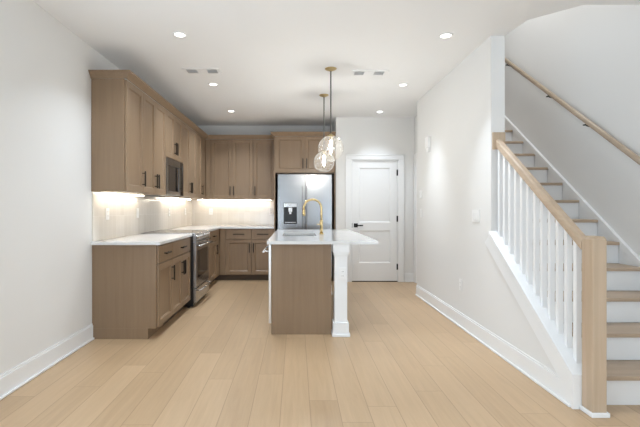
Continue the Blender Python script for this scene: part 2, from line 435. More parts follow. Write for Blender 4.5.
# ------------------------------------------------------------------ stair: knee wall, stringer trim, skirt
YN = 2.608                       # back of the newel
def capz(y): return 0.205 + .72*(y-2.60)
b = bm_new(); prism(b, [(YN+.02, 0), (YE, 0), (YE, capz(YE)-.03), (YN+.02, capz(YN+.02)-.03)], XR, XR+.12, 'X')
struct('wall_knee', b, M['wall'])
b = bm_new()
prism(b, [(YN, capz(YN)-.028), (YE, capz(YE)-.028), (YE, capz(YE)), (YN, capz(YN))], XR-.022, XR+.128, 'X')       # sloping cap
prism(b, [(YN, 0), (YN+.02, 0), (YN+.02, capz(YN+.02)-.028), (YN, capz(YN)-.028)], XR-.018, XR+.124, 'X')          # end board
prism(b, [(YN+.02, capz(YN+.02)-.17), (YE+.09, capz(YE+.09)-.17), (YE, capz(YE)-.028), (YN+.02, capz(YN+.02)-.028)], XR-.0165, XR-.0005, 'X')  # face board
struct('trim_3', b, M['trim'])
b = bm_new()
def skz(y): return 1.178 + .735*(y-4.03)
prism(b, [(2.45, 0), (2.75, 0), (6.4, noz(6.4)-.26), (6.4, skz(6.4)), (2.45, skz(2.45))], XS-.016, XS-.0005, 'X')
prism(b, [(2.45, skz(2.45)-.035), (6.4, skz(6.4)-.035), (6.4, skz(6.4)+.025), (2.45, skz(2.45)+.025)], XS-.03, XS-.0005, 'X')
struct('trim_4', b, M['trim'])
baseboard('baseboard_stair', ((XS, YR), (XS, 2.45)), -1, 0)

stair = thing('staircase', 'straight staircase with oak treads and white risers at the right', 'staircase', (2.33, 2.665, 0))
for k in range(1, 15):
    ys = 2.665 + RUN*(k-1); z = RISE*k
    xl = 1.842 if k < 11 else 2.09
    part('riser', bx(xl, XS-.018, ys, ys+.018, z-RISE + (0.0 if k == 1 else 0.0005), z-.0275), M['trim'], stair)
    part('tread', bx(xl, XS-.018, ys-.026, ys+RUN+.0-.0005, z-.027, z, .006), M['oak_tread'], stair)
part('landing', bx(2.09, XS-.018, 2.665+RUN*14+.001, 8.19, RISE*14+.08, RISE*15), M['oak_tread'], stair)

bal = thing('balustrade', 'oak and white stair balustrade with newel post along the open side', 'balustrade', (1.78, 2.56, 0))
b = bm_new(); NX0, NX1, NY0, NY1 = 1.744, 1.828, 2.508, 2.606
box(b, NX0, NX1, NY0, NY1, 0.0, 1.045, .004)
prism(b, [(NX0, 1.044), (NX1, 1.044), (NX1-.012, 1.062), (NX0+.012, 1.062)], NY0+.006, NY1-.006, 'Y')
nw = part('newel_post', b, M['oak'], bal)
b = bm_new(); box(b, NX0-.012, NX1+.012, NY0-.012, NY0-.0005, 0, .028, .004); box(b, NX0-.012, NX0-.0005, NY0, NY1-.001, 0, .028, .004); box(b, NX1+.0005, NX1+.012, NY0, NY1-.001, 0, .028, .004)
part('base_shoe', b, M['trim'], nw, 'white base shoe')
def railz(y): return 1.0 + SL*(y-2.60)
b = bm_new()
sec = [(-.03, -.03), (.03, -.03), (.031, .0), (.027, .022), (.016, .034), (-.016, .034), (-.027, .022), (-.031, .0)]
A = [b.verts.new((1.772+u, YN-.001, railz(YN)+v)) for u, v in sec]; B = [b.verts.new((1.772+u, YE-.022, railz(YE-.022)+v)) for u, v in sec]
b.faces.new(A); b.faces.new(B[::-1])
for i in range(8): b.faces.new((A[i], A[(i+1) % 8], B[(i+1) % 8], B[i]))
part('handrail', b, M['oak_rail'], bal)
part('rosette', bx(1.717, 1.827, YE-.021, YE-.0005, 1.742, 1.892, .004), M['oak'], bal)
for k in range(12):
    y = 2.688 + .0917*k; w = .016
    b = bm_new(); x = 1.772
    z0a, z0b = capz(y-w), capz(y+w); z1a, z1b = railz(y-w)-.031, railz(y+w)-.031
    prism(b, [(y-w, z0a), (y+w, z0b), (y+w, z1b), (y-w, z1a)], x-w, x+w, 'X')
    part('baluster', b, M['trim'], bal)

wr = thing('wall_handrail', 'oak handrail on black brackets climbing the stair wall', 'handrail', (2.76, 2.9, 1.2))
def wz(y): return 1.605 + .715*(y-3.42)
b = bm_new(); sec = [(.022*math.cos(a), .03*math.sin(a)) for a in [2*PI*i/16 for i in range(16)]]
A = [b.verts.new((2.758+u, 2.85, wz(2.85)+v)) for u, v in sec]; B = [b.verts.new((2.758+u, 6.3, wz(6.3)+v)) for u, v in sec]
b.faces.new(A); b.faces.new(B[::-1])
for i in range(16):
    f = b.faces.new((A[i], A[(i+1) % 16], B[(i+1) % 16], B[i])); f.smooth = True
part('rail', b, M['oak_dark'], wr)
for y in (3.30, 4.055, 4.655, 5.56):
    z = wz(y)-.03
    b = bm_new(); tube(b, [(XS-.001, y, z-.022), (XS-.01, y, z-.022)], .024, 16)
    tube(b, [(XS-.01, y, z-.022), (XS-.045, y, z-.022), (2.764, y, z-.016), (2.758, y, z-.004)], .007)
    box(b, 2.745, 2.771, y-.03, y+.03, z-.012, z-.001, .001)
    part('bracket', b, M['darkhinge'], wr)

# ------------------------------------------------------------------ cabinets
# a frame maps (u along the run, d out from the face, z) to the world
def frame_left(xf):  return lambda u, d, z: (xf + d, u, z)          # faces +X
def frame_back(yf):  return lambda u, d, z: (u, yf - d, z)          # faces -Y
def frame_isl(xf):   return lambda u, d, z: (xf - d, u, z)          # faces -X
def fbox(b, F, u0, u1, d0, d1, z0, z1, bev=0.0):
    p, q = F(u0, d0, z0), F(u1, d1, z1); return box(b, p[0], q[0], p[1], q[1], p[2], q[2], bev)
def pull(F, u, z, vertical, L=0.16, d=0.02):
    b = bm_new(); h = L/2
    if vertical:
        fbox(b, F, u-.0075, u+.0075, d+.024, d+.038, z-h, z+h, .003)
        for s in (-1, 1): fbox(b, F, u-.005, u+.005, d+.0002, d+.026, z+s*(h-.022)-.005, z+s*(h-.022)+.005)
    else:
        fbox(b, F, u-h, u+h, d+.024, d+.038, z-.0075, z+.0075, .003)
        for s in (-1, 1): fbox(b, F, u+s*(h-.022)-.005, u+s*(h-.022)+.005, d+.0002, d+.026, z-.005, z+.005)
    return b
def shaker(F, u0, u1, z0, z1, fw=0.057, slab=False):
    b = bm_new(); g = .0024
    u0 += g; u1 -= g; z0 += g; z1 -= g
    if slab: return fbox(b, F, u0, u1, .0005, .02, z0, z1, .002)
    fbox(b, F, u0, u0+fw, .0005, .02, z0, z1, .0015); fbox(b, F, u1-fw, u1, .0005, .02, z0, z1, .0015)
    fbox(b, F, u0+fw, u1-fw, .0005, .02, z0, z0+fw, .0015); fbox(b, F, u0+fw, u1-fw, .0005, .02, z1-fw, z1, .0015)
    # recessed panel with a sloped inner edge
    s_ = .010
    O = [(u0+fw, z0+fw), (u1-fw, z0+fw), (u1-fw, z1-fw), (u0+fw, z1-fw)]
    I = [(u0+fw+s_, z0+fw+s_), (u1-fw-s_, z0+fw+s_), (u1-fw-s_, z1-fw-s_), (u0+fw+s_, z1-fw-s_)]
    B = [b.verts.new(F(u, .0008, z)) for u, z in O]; A = [b.verts.new(F(u, .0155, z)) for u, z in O]; P = [b.verts.new(F(u, .005, z)) for u, z in I]
    for k in range(4):
        j = (k+1) % 4
        b.faces.new((A[k], A[j], P[j], P[k])); b.faces.new((B[k], B[j], A[j], A[k]))
    b.faces.new(P); b.faces.new(B[::-1])
    return b
def add_door(t, F, u0, u1, z0, z1, side=None, top=False, L=0.16):
    """side 'l' or 'r' = edge (in u) carrying the pull; top: pull near the door's top (base cabinets)"""
    dr = part('door', shaker(F, u0, u1, z0, z1), M['cab'], t)
    if side:
        u = u1-.032 if side == 'r' else u0+.032
        z = z1-.06-L/2 if top else z0+.06+L/2
        part('handle', pull(F, u, z, True, L), M['bronze'], dr, 'dark bronze bar handle')
def add_drawer(t, F, u0, u1, z0, z1, us, L=0.16):
    dr = part('drawer', shaker(F, u0, u1, z0, z1, slab=True), M['cab'], t)
    for u in us: part('handle', pull(F, u, (z0+z1)/2, False, L), M['bronze'], dr, 'dark bronze bar handle')

XB = -1.312; FL = frame_left(XB)            # base carcass front, left run
YBF = 7.22;  FB = frame_back(YBF)           # base carcass front, back run
def base_body(t, F, u0, u1, depth, body_u0=None, body_u1=None):
    a = u0 if body_u0 is None else body_u0; c = u1 if body_u1 is None else body_u1
    part('body', fbox(bm_new(), F, a+.0005, c-.0005, 0, -depth, .10, .883), M['cab'], t)
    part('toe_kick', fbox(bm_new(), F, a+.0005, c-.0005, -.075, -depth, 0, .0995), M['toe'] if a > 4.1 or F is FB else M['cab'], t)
DEP = 0.60
t = thing('base_cabinet', 'end base cabinet with one door beside the bare left wall', 'cabinet', (-1.6, 4.24, 0), 'base cabinets')
base_body(t, FL, 4.00, 4.46, DEP); add_drawer(t, FL, 4.015, 4.46, .705, .872, [4.245]); add_door(t, FL, 4.015, 4.46, .105, .70, 'r', True)
t = thing('base_cabinet', 'two-door base cabinet directly left of the oven range', 'cabinet', (-1.6, 4.83, 0), 'base cabinets')
base_body(t, FL, 4.46, 5.228, DEP); add_drawer(t, FL, 4.46, 5.226, .705, .872, [4.843]); add_door(t, FL, 4.46, 4.843, .105, .70, 'r', True); add_door(t, FL, 4.843, 5.226, .105, .70, 'l', True)
t = thing('base_cabinet', 'base cabinet mostly hidden right behind the oven range', 'cabinet', (-1.6, 6.2, 0), 'base cabinets')
base_body(t, FL, 6.003, 6.44, DEP); add_drawer(t, FL, 6.005, 6.44, .705, .872, [6.22]); add_door(t, FL, 6.005, 6.44, .105, .70, 'l', True)
t = thing('base_cabinet', 'narrow base cabinet of the left run next to the inside corner', 'cabinet', (-1.6, 6.7, 0), 'base cabinets')
base_body(t, FL, 6.44, 7.219, DEP); add_drawer(t, FL, 6.44, 6.92, .705, .872, [6.68]); add_door(t, FL, 6.44, 6.92, .105, .70, 'r', True)
part('filler', fbox(bm_new(), FL, 6.923, 7.198, .0005, .016, .10, .883), M['cab'], t)
t = thing('base_cabinet', 'base cabinet on the back wall at the corner, left of its pair', 'cabinet', (-.97, 7.5, 0), 'base cabinets')
base_body(t, FB, -1.28, -.75, .597, body_u0=-1.9125); add_drawer(t, FB, -1.185, -.752, .705, .872, [-.965], .19); add_door(t, FB, -1.185, -.752, .105, .70, 'r', True)
part('filler', fbox(bm_new(), FB, -1.283, -1.187, .0005, .016, .10, .883), M['cab'], t)
t = thing('base_cabinet', 'base cabinet on the back wall beside the refrigerator panel', 'cabinet', (-.55, 7.5, 0), 'base cabinets')
base_body(t, FB, -.75, -.37, .597); add_drawer(t, FB, -.748, -.372, .705, .872, [-.56], .19); add_door(t, FB, -.748, -.372, .105, .70, 'l', True)

# uppers
XU = -1.605; FU = frame_left(XU); YUF = 7.50; FUB = frame_back(YUF); UD = .307
ZU0, ZU1 = 1.385, 2.436; UZ0, UZ1 = 1.39, 2.435
def upper(label, F, u0, u1, loc, z0=ZU0, depth=UD, body=None):
    t = thing('wall_cabinet', label, 'cabinet', loc, 'wall cabinets')
    a, c = body or (u0, u1)
    part('body', fbox(bm_new(), F, a+.0005, c-.0005, 0, -depth, z0, ZU1), M['cab'], t); return t
t = upper('tall wall cabinet nearest the viewer with plain brown side panel', FU, 3.985, 4.435, (-1.76, 4.2, ZU0))
add_door(t, FU, 3.995, 4.435, UZ0, UZ1, 'r')
t = upper('two-door wall cabinet directly left of the microwave', FU, 4.435, 5.205, (-1.76, 4.8, ZU0))
add_door(t, FU, 4.435, 4.82, UZ0, UZ1, 'r'); add_door(t, FU, 4.82, 5.203, UZ0, UZ1, 'l')
t = upper('short two-door wall cabinet above the microwave', FU, 5.205, 5.965, (-1.76, 5.6, 1.86), z0=1.855)
add_door(t, FU, 5.207, 5.585, 1.86, UZ1, 'r'); add_door(t, FU, 5.585, 5.963, 1.86, UZ1, 'l')
t = upper('two-door wall cabinet directly right of the microwave', FU, 5.965, 6.79, (-1.76, 6.4, ZU0))
add_door(t, FU, 5.967, 6.378, UZ0, UZ1, 'r'); add_door(t, FU, 6.378, 6.79, UZ0, UZ1, 'l')
t = upper('single-door wall cabinet of the left run in the corner', FU, 6.79, 7.499, (-1.76, 7.1, ZU0))
add_door(t, FU, 6.79, 7.17, UZ0, UZ1, 'r'); part('filler', fbox(bm_new(), FU, 7.173, 7.478, .0005, .016, ZU0, ZU1), M['cab'], t)
t = upper('two-door wall cabinet on the back wall at the corner', FUB, -1.585, -.752, (-1.3, 7.65, ZU0), body=(-1.9125, -.752), depth=.312)
add_door(t, FUB, -1.49, -1.12, UZ0, UZ1, 'r'); add_door(t, FUB, -1.12, -.754, UZ0, UZ1, 'l')
part('filler', fbox(bm_new(), FUB, -1.582, -1.493, .0005, .016, ZU0, ZU1), M['cab'], t)
t = upper('single-door wall cabinet beside the refrigerator cabinet', FUB, -.752, -.372, (-.55, 7.65, ZU0), depth=.312)
add_door(t, FUB, -.75, -.374, UZ0, UZ1, 'l')
# refrigerator surround
FF = frame_back(7.19)
t = upper('deep two-door cabinet above the steel refrigerator', FF, -.37, .664, (.15, 7.5, 1.815), z0=1.815, depth=.62)
add_door(t, FF, -.345, .147, 1.83, UZ1, 'r', L=.17); add_door(t, FF, .147, .64, 1.83, UZ1, 'l', L=.17)
part('side_panel', bx(-.37, -.35, 7.17, 7.81, 0, 1.8145), M['cab'], t)
part('side_panel', bx(.644, .664, 7.17, 7.81, 0, 1.8145), M['cab'], t)

# crown moulding: sloped profile swept along the cabinet tops with mitred corners
b = bm_new()
prof = [(0.0, 2.4365), (0.012, 2.4365), (0.018, 2.45), (0.046, 2.485), (0.055, 2.489), (0.055, 2.504), (0.0, 2.504)]
path = [((XL+.002, 3.985), (0, -1)), ((XU+.02, 3.985), (1, -1)), ((XU+.02, YUF-.02), (1, -1)), ((-.372, YUF-.02), (-1, -1)), ((-.372, 7.17), (-1, -1)), ((.664, 7.17), (0, -1))]
rings = []
for (px, py), (ox, oy) in path:
    rings.append([b.verts.new((px + ox*d, py + oy*d, z)) for d, z in prof])
n = len(prof)
for r0, r1 in zip(rings, rings[1:]):
    for k in range(n): b.faces.new((r0[k], r0[(k+1) % n], r1[(k+1) % n], r1[k]))
b.faces.new(rings[0]); b.faces.new(rings[-1][::-1])
solo('crown_molding', b, M['cab'], 'brown crown moulding running along the tops of the wall cabinets', 'molding')

# ------------------------------------------------------------------ countertops, backsplash
b = bm_new(); box(b, XL+.002, -1.268, 3.975, 5.226, .884, .914, .003)
solo('countertop', b, M['quartz'], 'white quartz countertop from the left wall end to the range', 'countertop')
b = bm_new(); prism(b, [(XL+.002, 6.008), (-1.268, 6.008), (-1.268, 7.175), (-.372, 7.175), (-.372, YB-.002), (XL+.002, YB-.002)], .884, .914, 'Z')
solo('countertop', b, M['quartz'], 'white quartz corner countertop along the back wall behind the range', 'countertop')
b = bm_new()
prism(b, [(4.0, .9145), (YB-.01, .9145), (YB-.01, 1.384), (4.0, 1.384)], XL+.0005, XL+.008, 'X')
box(b, XL+.0085, -.372, YB-.009, YB-.0012, .9145, 1.384)
bs = solo('backsplash', b, M['tile'], 'glossy off white tile backsplash between counter and wall cabinets', 'backsplash')

# under cabinet LED strips (lamps)
def strip(label, x0, x1, y0, y1):
    t = thing('undercabinet_light', label, 'light', ((x0+x1)/2, (y0+y1)/2, ZU0-.014), 'under-cabinet light strips')
    part('housing', bx(x0, x1, y0, y1, ZU0-.007, ZU0-.0008, .001), M['plastic'], t)
    part('diffuser', bx(x0+.004, x1-.004, y0+.004, y1-.004, ZU0-.014, ZU0-.0075), M['led'], t)
strip('lit strip under the wall cabinets left of the microwave', -1.85, -1.82, 4.05, 5.12)
strip('lit strip under the wall cabinets right of the microwave', -1.85, -1.82, 6.03, 7.4)
strip('lit strip under the back wall cabinets', -1.78, -.45, 7.70, 7.73)

# ------------------------------------------------------------------ outlets and switches
def plate(F, u, z, w=0.072, h=0.117, kind='outlet', gangs=1, name=None, label='', group=None):
    base = F(u, 0, z-h/2)
    nm = name or ('wall_outlet' if kind == 'outlet' else 'light_switch')
    t = thing(nm, label, 'outlet' if kind == 'outlet' else 'switch', base, group)
    part('cover_plate', fbox(bm_new(), F, u-w/2, u+w/2, .0008, .007, z-h/2, z+h/2, .002), M['plastic'], t)
    for g in range(gangs):
        uc = u + (g-(gangs-1)/2)*.046
        if kind == 'outlet':
            for s in (-1, 1):
                so = part('socket', fbox(bm_new(), F, uc-.015, uc+.015, .0072, .0092, z+s*.021-.013, z+s*.021+.013, .002), M['plastic'], t)
                b = bm_new()
                for q in (-.006, .006): fbox(b, F, uc+q-.0012, uc+q+.0012, .0093, .0097, z+s*.021-.002, z+s*.021+.007)
                part('slot', b, M['slot'], so)
        else:
            part('rocker', fbox(bm_new(), F, uc-.016, uc+.016, .0072, .011, z-.033, z+.033, .002), M['plastic'], t)
    return t
FWL = frame_left(XL+.008); FWB = frame_back(YB-.009); FWR = frame_isl(XR); g = 'outlets and switches on the tile backsplash'
plate(FWL, 4.31, 1.17, label='white outlet on the tiles nearest the viewer', group=g)
plate(FWL, 5.13, 1.17, kind='switch', label='white switch on the tiles just left of the range', group=g)
plate(FWL, 6.41, 1.17, label='white outlet on the tiles just right of the range', group=g)
plate(FWL, 7.34, 1.17, label='white outlet on the left tiles close to the corner', group=g)
plate(FWB, -1.557, 1.165, label='white outlet on the back wall tiles near the corner', group=g)
plate(FWB, -.458, 1.165, label='white outlet on the back wall tiles near the refrigerator', group=g)
plate(FWR, 4.42, .434, label='white outlet low on the right wall above the baseboard')
plate(FWR, 4.05, 1.155, w=.165, kind='switch', gangs=3, label='wide white switch plate on the right wall beside the stair')
plate(FWR, 5.82, 1.16, kind='switch', label='white switch at the far end of the right wall below the thermostat')
t = thing('thermostat', 'small white thermostat on the far end of the right wall', 'thermostat', (XR, 5.82, 1.36))
part('housing', fbox(bm_new(), FWR, 5.785, 5.855, .0008, .018, 1.365, 1.465, .005), M['plastic'], t)
part('display', fbox(bm_new(), FWR, 5.797, 5.843, .0182, .019, 1.40, 1.445), mat('thermostat display', (.80, .81, .81), .3), t)
t = thing('door_chime', 'small white chime box high on the right wall', 'chime', (XR, 5.47, 1.95))
b = bm_new(); fbox(b, FWR, 5.41, 5.53, .0008, .04, 2.0, 2.14, .006); part('cover', b, M['plastic'], t)
b = bm_new()
prism(b, [(5.42, 1.999), (5.52, 1.999), (5.495, 1.95), (5.445, 1.95)], XR-.03, XR-.0008, 'X'); part('lower_housing', b, M['plastic'], t)

# ------------------------------------------------------------------ range
RY0, RY1, RX = 5.236, 5.998, -1.262
FR = frame_left(RX)
rg = thing('oven_range', 'stainless steel slide-in oven range with black glass cooktop', 'oven', (-1.58, 5.585, 0))
part('body', bx(-1.895, RX, RY0, RY1, .02, .902), M['black'], rg)
b = bm_new(); box(b, -1.897, RX+.004, RY0-.004, RY1+.004, .9025, .920, .003); ct = part('cooktop', b, M['blackglass'], rg)
b = bm_new()
for x0, x1, y0, y1 in ((-1.897, RX+.012, RY0-.009, RY0-.0045), (-1.897, RX+.012, RY1+.0045, RY1+.009), (-1.903, -1.8975, RY0-.009, RY1+.009)): box(b, x0, x1, y0, y1, .915, .922)
part('cooktop_trim', b, M['steel_mid'], ct)
for x, y, r in ((-1.42, 5.40, .105), (-1.42, 5.78, .085), (-1.72, 5.40, .08), (-1.72, 5.78, .1), (-1.6, 5.585, .05)):
    b = bm_new(); lathe(b, [(r-.003, .9203), (r-.003, .9206), (r, .9206), (r, .9203)], x, y, 40); part('burner_ring', b, M['ring'], ct)
b = bm_new(); prism(b, [(RX+.0005, .815), (RX+.036, .815), (RX+.044, .835), (RX+.026, .918), (RX+.0005, .918)], RY0, RY1, 'Y')
cp = part('control_panel', b, M['steel_mid'], rg)
for y in (5.28, 5.385, 5.49, 5.68, 5.785, 5.89):
    b = bm_new(); c = Vector((RX+.036, y, .872)); n_ = Vector((.977, 0, .212))
    tube(b, [c, c+n_*.008, c+n_*.010, c+n_*.030], [.022, .022, .018, .0165], 20); part('knob', b, M['chrome'], cp)
part('display', bx(RX+.0335, RX+.040, 5.53, 5.64, .862, .885), M['blackglass'], cp)
od = part('oven_door', fbox(bm_new(), FR, RY0+.003, RY1-.003, .0005, .035, .245, .806, .004), M['steel_mid'], rg)
part('window', fbox(bm_new(), FR, RY0+.09, RY1-.09, .0352, .037, .36, .70, .001), M['blackglass'], od, 'black glass window')
b = bm_new(); tube(b, [(RX+.085, RY0+.03, .765), (RX+.085, RY1-.03, .765)], .012, 16)
for y in (RY0+.07, RY1-.07): tube(b, [(RX+.0355, y, .765), (RX+.085, y, .765)], .009)
part('handle', b, M['chrome'], od)
dw = part('drawer', fbox(bm_new(), FR, RY0+.003, RY1-.003, .0005, .035, .065, .235, .004), M['steel_mid'], rg)
b = bm_new(); tube(b, [(RX+.082, RY0+.03, .208), (RX+.082, RY1-.03, .208)], .011, 16)
for y in (RY0+.07, RY1-.07): tube(b, [(RX+.0355, y, .208), (RX+.082, y, .208)], .008)
part('handle', b, M['chrome'], dw)
for x in (-1.84, -1.32):
    for y in (5.26, 5.91): part('foot', lathe(bm_new(), [(0, 0), (.018, 0), (.018, .0195), (0, .0195)], x, y, 12), M['black'], rg)

# ------------------------------------------------------------------ microwave over the range
MX = -1.60; FM = frame_left(MX)
mw = thing('microwave', 'stainless steel over-range microwave with dark glass door', 'microwave', (-1.75, 5.585, 1.395))
part('body', bx(-1.912, MX, 5.208, 5.962, 1.395, 1.852), M['black'], mw)
b = bm_new(); u0, u1, z0, z1 = 5.209, 5.961, 1.398, 1.848
for a, c, d, e in ((u0, u0+.05, z0, z1), (5.74, 5.80, z0, z1), (u0+.05, 5.74, z0, z0+.045), (u0+.05, 5.74, z1-.085, z1)): fbox(b, FM, a, c, .0005, .028, d, e, .002)
dm = part('door', b, M['steel_dark'], mw)
part('window', fbox(bm_new(), FM, u0+.05, 5.74, .0005, .02, z0+.045, z1-.085), M['blackglass'], dm, 'dark glass window')
part('control_panel', fbox(bm_new(), FM, 5.802, u1, .0005, .027, z0, z1, .002), M['blackglass'], mw)
b = bm_new(); tube(b, [(MX+.06, 5.77, z0+.06), (MX+.06, 5.77, z1-.06)], .009, 14)
for z in (z0+.09, z1-.09): tube(b, [(MX+.0285, 5.77, z), (MX+.06, 5.77, z)], .007)
part('handle', b, M['bronze'], dm)
b = bm_new()
for k in range(9): box(b, -1.84+.02*k, -1.83+.02*k, 5.3, 5.88, 1.391, 1.3948)
part('vent_filter', b, M['steel_dark'], mw)

# ------------------------------------------------------------------ refrigerator
FX0, FX1, FXM, FY = -.302, .602, .15, 7.17
FFR = frame_back(FY)
fr = thing('refrigerator', 'stainless steel french door refrigerator with water dispenser', 'refrigerator', (.15, 7.45, 0))
part('body', bx(FX0, FX1, FY, 7.80, .03, 1.785), M['black'], fr)
dl = bm_new(); w0, w1, h0, h1 = -.205, .015, .965, 1.315
for a, c, d, e in ((FX0, w0, .735, 1.79), (w1, FXM-.003, .735, 1.79), (w0, w1, .735, h0), (w0, w1, h1, 1.79)): fbox(dl, FFR, a, c, .0005, .055, d, e)
dl = part('door', dl, M['steel'], fr)
b = bm_new(); fbox(b, FFR, w0, w1, .001, .012, h0, h1); fbox(b, FFR, w0+.001, w1-.001, .012, .05, h0+.001, h0+.02)
fbox(b, FFR, w0+.001, w1-.001, .012, .057, h1-.075, h1-.001, .002); fbox(b, FFR, w0, w0+.018, .012, .057, h0, h1); fbox(b, FFR, w1-.018, w1, .012, .057, h0, h1)
dp = part('dispenser', b, M['black'], dl, 'black water and ice dispenser')
b = bm_new(); fbox(b, FFR, -.128, -.062, .015, .05, h1-.15, h1-.076, .004); fbox(b, FFR, -.115, -.075, .02, .045, h1-.19, h1-.15, .004)
part('nozzle', b, M['chrome'], dp)
part('control_strip', fbox(bm_new(), FFR, w0+.004, w1-.004, .0575, .0595, h1-.07, h1-.006, .001), M['chrome'], dp)
part('tray', fbox(bm_new(), FFR, w0+.02, w1-.02, .02, .054, h0+.0205, h0+.03, .002), M['chrome'], dp)
dr_ = part('door', fbox(bm_new(), FFR, FXM+.003, FX1, .0005, .055, .735, 1.79, .006), M['steel'], fr)
fz = part('freezer_drawer', fbox(bm_new(), FFR, FX0, FX1, .0005, .055, .09, .725, .006), M['steel'], fr)
for dd, x in ((dl, FXM-.035), (dr_, FXM+.035)):
    b = bm_new(); fbox(b, FFR, x-.012, x+.012, .085, .105, .80, 1.60, .006)
    for z in (.84, 1.56): fbox(b, FFR, x-.008, x+.008, .0555, .088, z-.015, z+.015)
    part('handle', b, M['steel'], dd)
b = bm_new(); fbox(b, FFR, FX0+.08, FX1-.08, .085, .105, .655, .679, .006)
for x in (FX0+.12, FX1-.12): fbox(b, FFR, x-.015, x+.015, .0555, .088, .66, .675)
part('handle', b, M['steel'], fz)
part('toe_grille', bx(FX0+.01, FX1-.01, FY-.03, FY-.0005, .012, .085), M['black'], fr)
b = bm_new()
for x in (FX0+.06, FX1-.06): tube(b, [(x-.02, FY+.06, .015), (x+.02, FY+.06, .015)], .0149, 12)
part('roller', b, M['black'], fr)

# ------------------------------------------------------------------ island
IX0, IX1, IY0, IY1 = -.215, .343, 4.15, 6.22
FI = frame_isl(IX0)
isl = thing('kitchen_island', 'kitchen island with taupe wood cabinets and flat end panel', 'island', (.06, 5.18, 0))
# carcass as panels so the sink bowl hangs in a real cavity
b = bm_new(); box(b, IX0-.024, IX1, IY0, IY0+.02, 0, .883, .001); part('end_panel', b, M['cab'], isl)
b = bm_new(); box(b, IX0-.024, IX1, IY1-.02, IY1, 0, .883, .001); part('end_panel', b, M['cab'], isl)
part('side_panel', bx(IX1-.02, IX1, IY0+.0205, IY1-.0205, 0, .883), M['cab'], isl)
part('body', bx(IX0, IX1-.0205, IY0+.0205, 4.775, .10, .883), M['cab'], isl)
part('body', bx(IX0, IX1-.0205, 5.55, IY1-.0205, .10, .883), M['cab'], isl)
part('body', bx(IX0, IX1-.0205, 4.776, 5.549, .10, .60), M['cab'], isl)
part('face_frame', bx(IX0, IX0+.02, 4.776, 5.549, .601, .883), M['cab'], isl)
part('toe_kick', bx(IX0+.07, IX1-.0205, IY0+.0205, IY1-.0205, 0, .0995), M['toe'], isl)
add_door(isl, FI, 4.80, 5.165, .105, .872, 'r', True); add_door(isl, FI, 5.165, 5.53, .105, .872, 'l', True)
add_drawer(isl, FI, 5.53, 6.19, .705, .872, [5.86]); add_door(isl, FI, 5.53, 5.86, .105, .70, 'r', True); add_door(isl, FI, 5.86, 6.19, .105, .70, 'l', True)

dwm = thing('dishwasher', 'stainless dishwasher front on the left side of the island', 'dishwasher', (-.25, 4.48, .1))
b = bm_new(); box(b, IX0-.052, IX0-.0255, 4.156, 4.775, .105, .873, .004); dd = part('door', b, M['steel_light'], dwm)
b = bm_new(); tube(b, [(IX0-.105, 4.20, .80), (IX0-.105, 4.755, .80)], .011, 14)
for y in (4.24, 4.71): tube(b, [(IX0-.0525, y, .80), (IX0-.105, y, .80)], .008)
part('handle', b, M['chrome'], dd)
part('mounting_frame', bx(IX0-.025, IX0-.001, 4.18, 4.77, .11, .86), M['black'], dwm)

# supporting columns at the seating side
def column(label, y):
    cx = .431
    t = thing('support_column', label, 'column', (cx, y, 0), 'island columns')
    b = bm_new(); box(b, cx-.06, cx+.06, y-.06, y+.06, .13, .775, .002); part('shaft', b, M['trim'], t)
    b = bm_new(); box(b, cx-.075, cx+.075, y-.075, y+.075, .02, .135, .004); box(b, cx-.086, cx+.086, y-.086, y+.086, 0, .03, .006); part('base_block', b, M['trim'], t)
    b = bm_new(); box(b, cx-.078, cx+.078, y-.078, y+.078, .805, .883, .002); box(b, cx-.068, cx+.068, y-.068, y+.068, .77, .806, .004); part('capital', b, M['trim'], t)
column('white square column under the near end of the island top', 4.146)
column('white square column under the far end of the island top', 6.13)
plate(frame_back(4.146-.06), .431+.015, .60, label='white outlet on the near island column')

# island top with sink cut-out
SX0, SX1, SY0, SY1 = -.155, .235, 4.86, 5.50
TX0, TX1, TY0, TY1 = -.277, .785, 4.062, 6.27
b = bm_new()
xs = [TX0, SX0, SX1, TX1]; ys = [TY0, SY0, SY1, TY1]
for zz in (.884, .914):
    V = [[b.verts.new((x, y, zz)) for y in ys] for x in xs]
    for i in range(3):
        for j in range(3):
            if i == 1 and j == 1: continue
            b.faces.new((V[i][j], V[i+1][j], V[i+1][j+1], V[i][j+1]))
    if zz < .9: V0 = V
def side(p, q): b.faces.new((V0[p[0]][p[1]], V0[q[0]][q[1]], V[q[0]][q[1]], V[p[0]][p[1]]))
for i in range(3):
    side((i, 0), (i+1, 0)); side((i, 3), (i+1, 3)); side((0, i), (0, i+1)); side((3, i), (3, i+1))
side((1, 1), (2, 1)); side((1, 2), (2, 2)); side((1, 1), (1, 2)); side((2, 1), (2, 2))
solo('countertop', b, M['quartz'], 'white quartz island top overhanging toward the door side', 'countertop')

sk = thing('kitchen_sink', 'undermount steel sink set into the island top', 'sink', (.04, 5.18, .66))
b = bm_new(); tt = .004
box(b, SX0, SX1, SY0, SY1, .655, .659)
for a, c, d, e in ((SX0-tt, SX0, SY0-tt, SY1+tt), (SX1, SX1+tt, SY0-tt, SY1+tt), (SX0, SX1, SY0-tt, SY0), (SX0, SX1, SY1, SY1+tt)): box(b, a, c, d, e, .655, .883)
part('bowl', b, M['sink'], sk)
part('drain', lathe(bm_new(), [(0, .6595), (.045, .6595), (.045, .662), (.036, .6615), (.034, .6605), (0, .6605)], .04, 5.2, 24), M['chrome'], sk)

